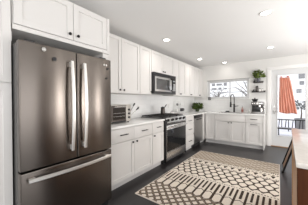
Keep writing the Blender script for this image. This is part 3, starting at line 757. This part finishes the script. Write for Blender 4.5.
# ------------------------------------------------------------------ kitchen island (right edge)
isl = thing('kitchen_island', 'wooden kitchen island with pale stone top at the right edge', 'island', (2.527, 1.235, 0), radians(-1.9))
OAK = mat('honey_oak', (.50, .27, .13), .4, noise=.35, nscale=7, stretch=(8, 8, .8))
WAL = mat('dark_mahogany', (.072, .022, .007), .6, spec=.12, noise=.5, nscale=6, stretch=(10, 10, .7))
STONE = mat('pale_speckled_stone', (.70, .65, .60), .22, noise=.12, nscale=22, coat=.3)
MB().box((0, 0, .892), (1.0, 1.465, .922), .004).build('stone_top', STONE, isl)
for (x, y) in ((.006, .031), (.006, 1.40), (.93, .031), (.93, 1.40)): MB().box((x, y, 0), (x + .045, y + .055, .891), .003).build('corner_post', OAK, isl)
MB().box((.006, .087, .80), (.03, 1.399, .891)).build('side_rail', OAK, isl)
MB().box((.006, .087, .06), (.03, 1.399, .12)).build('side_rail', OAK, isl)
MB().box((.012, .087, .12), (.024, 1.399, .80)).build('side_panel', OAK, isl)
wb = MB().box((.006, .014, .0), (.975, .029, .891))
for k in range(8): wb.box((.008 + k * .121, .006, .0), (.008 + k * .121 + .116, .0145, .89), .003)
wb.build('end_panel', WAL, isl)
MB().box((.026, .052, .06), (.95, 1.43, .08)).box((.92, .063, .08), (.95, 1.40, .891)).box((.03, 1.41, .08), (.93, 1.43, .891)).build('inner_box', WAL, isl, smooth=False)

# stool beyond the island
st = thing('counter_stool', 'black metal and wood stool standing beyond the far end of the island', 'stool', (2.90, 3.92, 0))
STW = mat('brown_stool_wood', (.24, .13, .07), .45, noise=.3, nscale=10)
MB().box((-.23, -.22, .60), (.23, .22, .64), .012).build('seat', STW, st)
for s_ in (-1, 1):
    xb, xt = s_ * .395, s_ * .215
    f = MB()
    for y in (-.225, .225): f.prism([(xb - .014, 0), (xb + .014, 0), (xt + .014, .60), (xt - .014, .60)], y - .011, y + .011, 'y')
    f.box((xb - .014, -.225, 0), (xb + .014, .225, .028)).box((xt - .014, -.225, .57), (xt + .014, .225, .598))
    lg = f.build('leg_frame', BLACK, st, smooth=False)
    q0, q1 = .12, .50
    X = lambda z: xb + (xt - xb) * z / .6
    MB().prism([(X(.06) - .005, .06), (X(.06) + .005, .06), (X(.5) + .005, .5), (X(.5) - .005, .5)], -.13, .10, 'y').build('wood_insert', STW, lg, smooth=False)

# ------------------------------------------------------------------ ceiling downlights
LENS = mat('lamp_lens', (1, 1, 1), .4, emit=((1, .95, .88), 9))
lt = None
for x, y, lab in ((2.309, 2.703, 'recessed ceiling light nearest the camera, above the island edge of the rug'), (.725, 2.738, 'recessed ceiling light nearest the refrigerator, close to the wall cabinets'),
                  (2.303, 4.507, 'recessed ceiling light in front of the back door'), (.673, 4.558, 'recessed ceiling light near the back corner wall cabinets'), (1.112, 5.442, 'recessed ceiling light closest to the back wall above the window')):
    if lt is None:
        lt = thing('ceiling_light', lab, 'ceiling light', (x, y, ZC), 0, 'recessed ceiling lights')
        MB().lathe([(.052, -.0005), (.078, -.0005), (.080, -.006), (.060, -.010), (.052, -.004)], seg=32).build('trim_ring', WHITE, lt)
        MB().cyl((0, 0, -.003), .058, .003, seg=28).build('lens', LENS, lt)
    else: dup(lt, (x, y, ZC), lab)
    l = bpy.data.lights.new('downlight', 'AREA'); l.shape = 'DISK'; l.size = .11; l.energy = DOWNLIGHT_W * (.35 if y > 5 else 1); l.color = (1, .95, .89); l.spread = radians(150)
    lo = bpy.data.objects.new('downlight', l); COL.objects.link(lo); lo.location = (x, y, ZC - .014)

# ------------------------------------------------------------------ outdoors
SNOW = mat('pale_patio_paving', (.62, .62, .68), .8, noise=.06, nscale=2)
struct(box('ground', (-12, YB + .13, -.22), (14, 30, -.12), SNOW))
nh = thing('house', 'pale neighbouring house seen through the window and door glass', 'building', (0, 14, -.12))
HOUSE = mat('pale_siding', (.78, .78, .78), .7, noise=.03, stretch=(1, 1, 20)); HW = mat('house_window_grey', (.2, .2, .205), .5)
box('wall', (-7, 0, 0), (9, 3, 4.2), HOUSE, nh)
MB().prism([(-.5, 4.2), (3.5, 4.2), (1.5, 5.6)], -7.3, 9.3, 'x').build('roof', mat('grey_roof', (.45, .45, .45), .8, noise=.2), nh)
for x0, x1, z0, z1 in ((-1.98, -1.72, 2.58, 2.80), (-1.60, -1.20, 2.60, 2.76), (-1.05, -.82, 2.56, 2.80), (-2.0, -1.6, 2.28, 2.42), (-1.45, -1.22, 2.26, 2.44), (-1.0, -.82, 2.28, 2.40), (3.45, 3.75, 2.75, 3.05), (3.5, 3.72, 2.35, 2.6), (3.35, 3.6, 1.85, 2.1)):
    box('window', (x0, -.03, z0), (x1, .0, z1), HW, nh, .004)
fn = thing('fence', 'low pale grey board fence outside the kitchen window', 'fence', (-3.5, 11, -.12))
for k in range(5): MB().box((k * 1.4, .0, 0), (k * 1.4 + .08, .08, 1.97), .005).build('post', mat('grey_fence', (.50, .50, .50), .8), fn)
MB().box((0, .01, 1.88), (5.68, .06, 1.93)).build('rail', mat('grey_fence_rail', (.34, .34, .34), .8), fn)
MB().box((0, .02, .1), (5.68, .045, 1.70)).build('boards', mat('white_fence_boards', (.76, .76, .76), .8, noise=.05), fn)
ra = thing('patio_railing', 'black metal railing with thin bars across the patio', 'railing', (2.3, 9.6, -.12))
MB().box((0, -.02, .50), (1.4, .02, .54)).box((0, -.015, .1), (1.4, .015, .13)).build('rail', BLACK, ra, smooth=False)
for k in range(12): MB().tube([(.02 + k * .12, 0, 0 if k % 4 == 0 else .1), (.02 + k * .12 + (.04 if k % 2 else 0), 0, .51)], .016, seg=6).build('baluster', BLACK, ra)
be = thing('patio_bench', 'low black outdoor bench just outside the back door', 'bench', (2.40, 8.2, -.12))
MB().box((0, 0, .27), (.62, .34, .31), .006).build('seat', BLACK, be)
for x in (.03, .56):
    for y in (.02, .28): MB().box((x, y, 0), (x + .035, y + .035, .27)).build('leg', BLACK, be)
pg = thing('patio_planter', 'dark shrub in a planter beyond the right side of the door glass', 'planter', (3.27, 10.2, -.12))
MB().lathe([(.16, 0), (.2, .02), (.24, .55), (.2, .55), (.18, .5)], seg=20).build('pot', mat('dark_planter', (.2, .2, .2), .6), pg)
lf = MB()
for k in range(160):
    a = random.uniform(0, 2 * pi); r = random.uniform(.05, .26); z = random.uniform(.95, 1.35)
    lf.leaf((r * cos(a), r * sin(a), z), (cos(a), sin(a), random.uniform(-.3, .9)), .12, .06, random.uniform(-1, 1))
lf.build('foliage', mat('dark_shrub_leaf', (.04, .05, .05), .6, noise=.3), pg)
MB().tube([(0, 0, .5), (.02, 0, .8), (0, .02, 1.1)], [.03, .025, .015]).build('stem', mat('shrub_bark', (.12, .09, .07), .8), pg)

# bare winter trees outside the kitchen window
def bare_tree(x, y, h, n, lab):
    o = thing('bare_tree', lab, 'tree', (x, y, -.12), 0, 'bare trees outside')
    MB().tube([(0, 0, 0), (.04, 0, h * .35), (0, .03, h * .7)], [.05, .04, .02]).build('trunk', BARK, o)
    b_ = MB()
    for k in range(n):
        a = random.uniform(0, 2 * pi); z0 = h * random.uniform(.35, .7); L = h * random.uniform(.15, .32)
        p1 = Vector((.02 + L * cos(a) * .8, L * sin(a) * .5, z0 + L * random.uniform(.2, .8)))
        b_.tube([(.02, .01, z0), p1 * .5 + Vector((.01, 0, z0 * .5 + .04)), p1, p1 + Vector((L * .5 * cos(a + .7), 0, L * random.uniform(-.2, .5)))], [.022, .018, .014, .008], seg=5)
    b_.build('branches', BARK, o)
BARK = mat('grey_bark', (.16, .15, .14), .9, noise=.3)
bare_tree(-.25, 9.6, 2.6, 16, 'bare grey tree seen through the left half of the kitchen window')
bare_tree(1.25, 9.4, 3.0, 16, 'bare grey tree seen through the right half of the kitchen window')
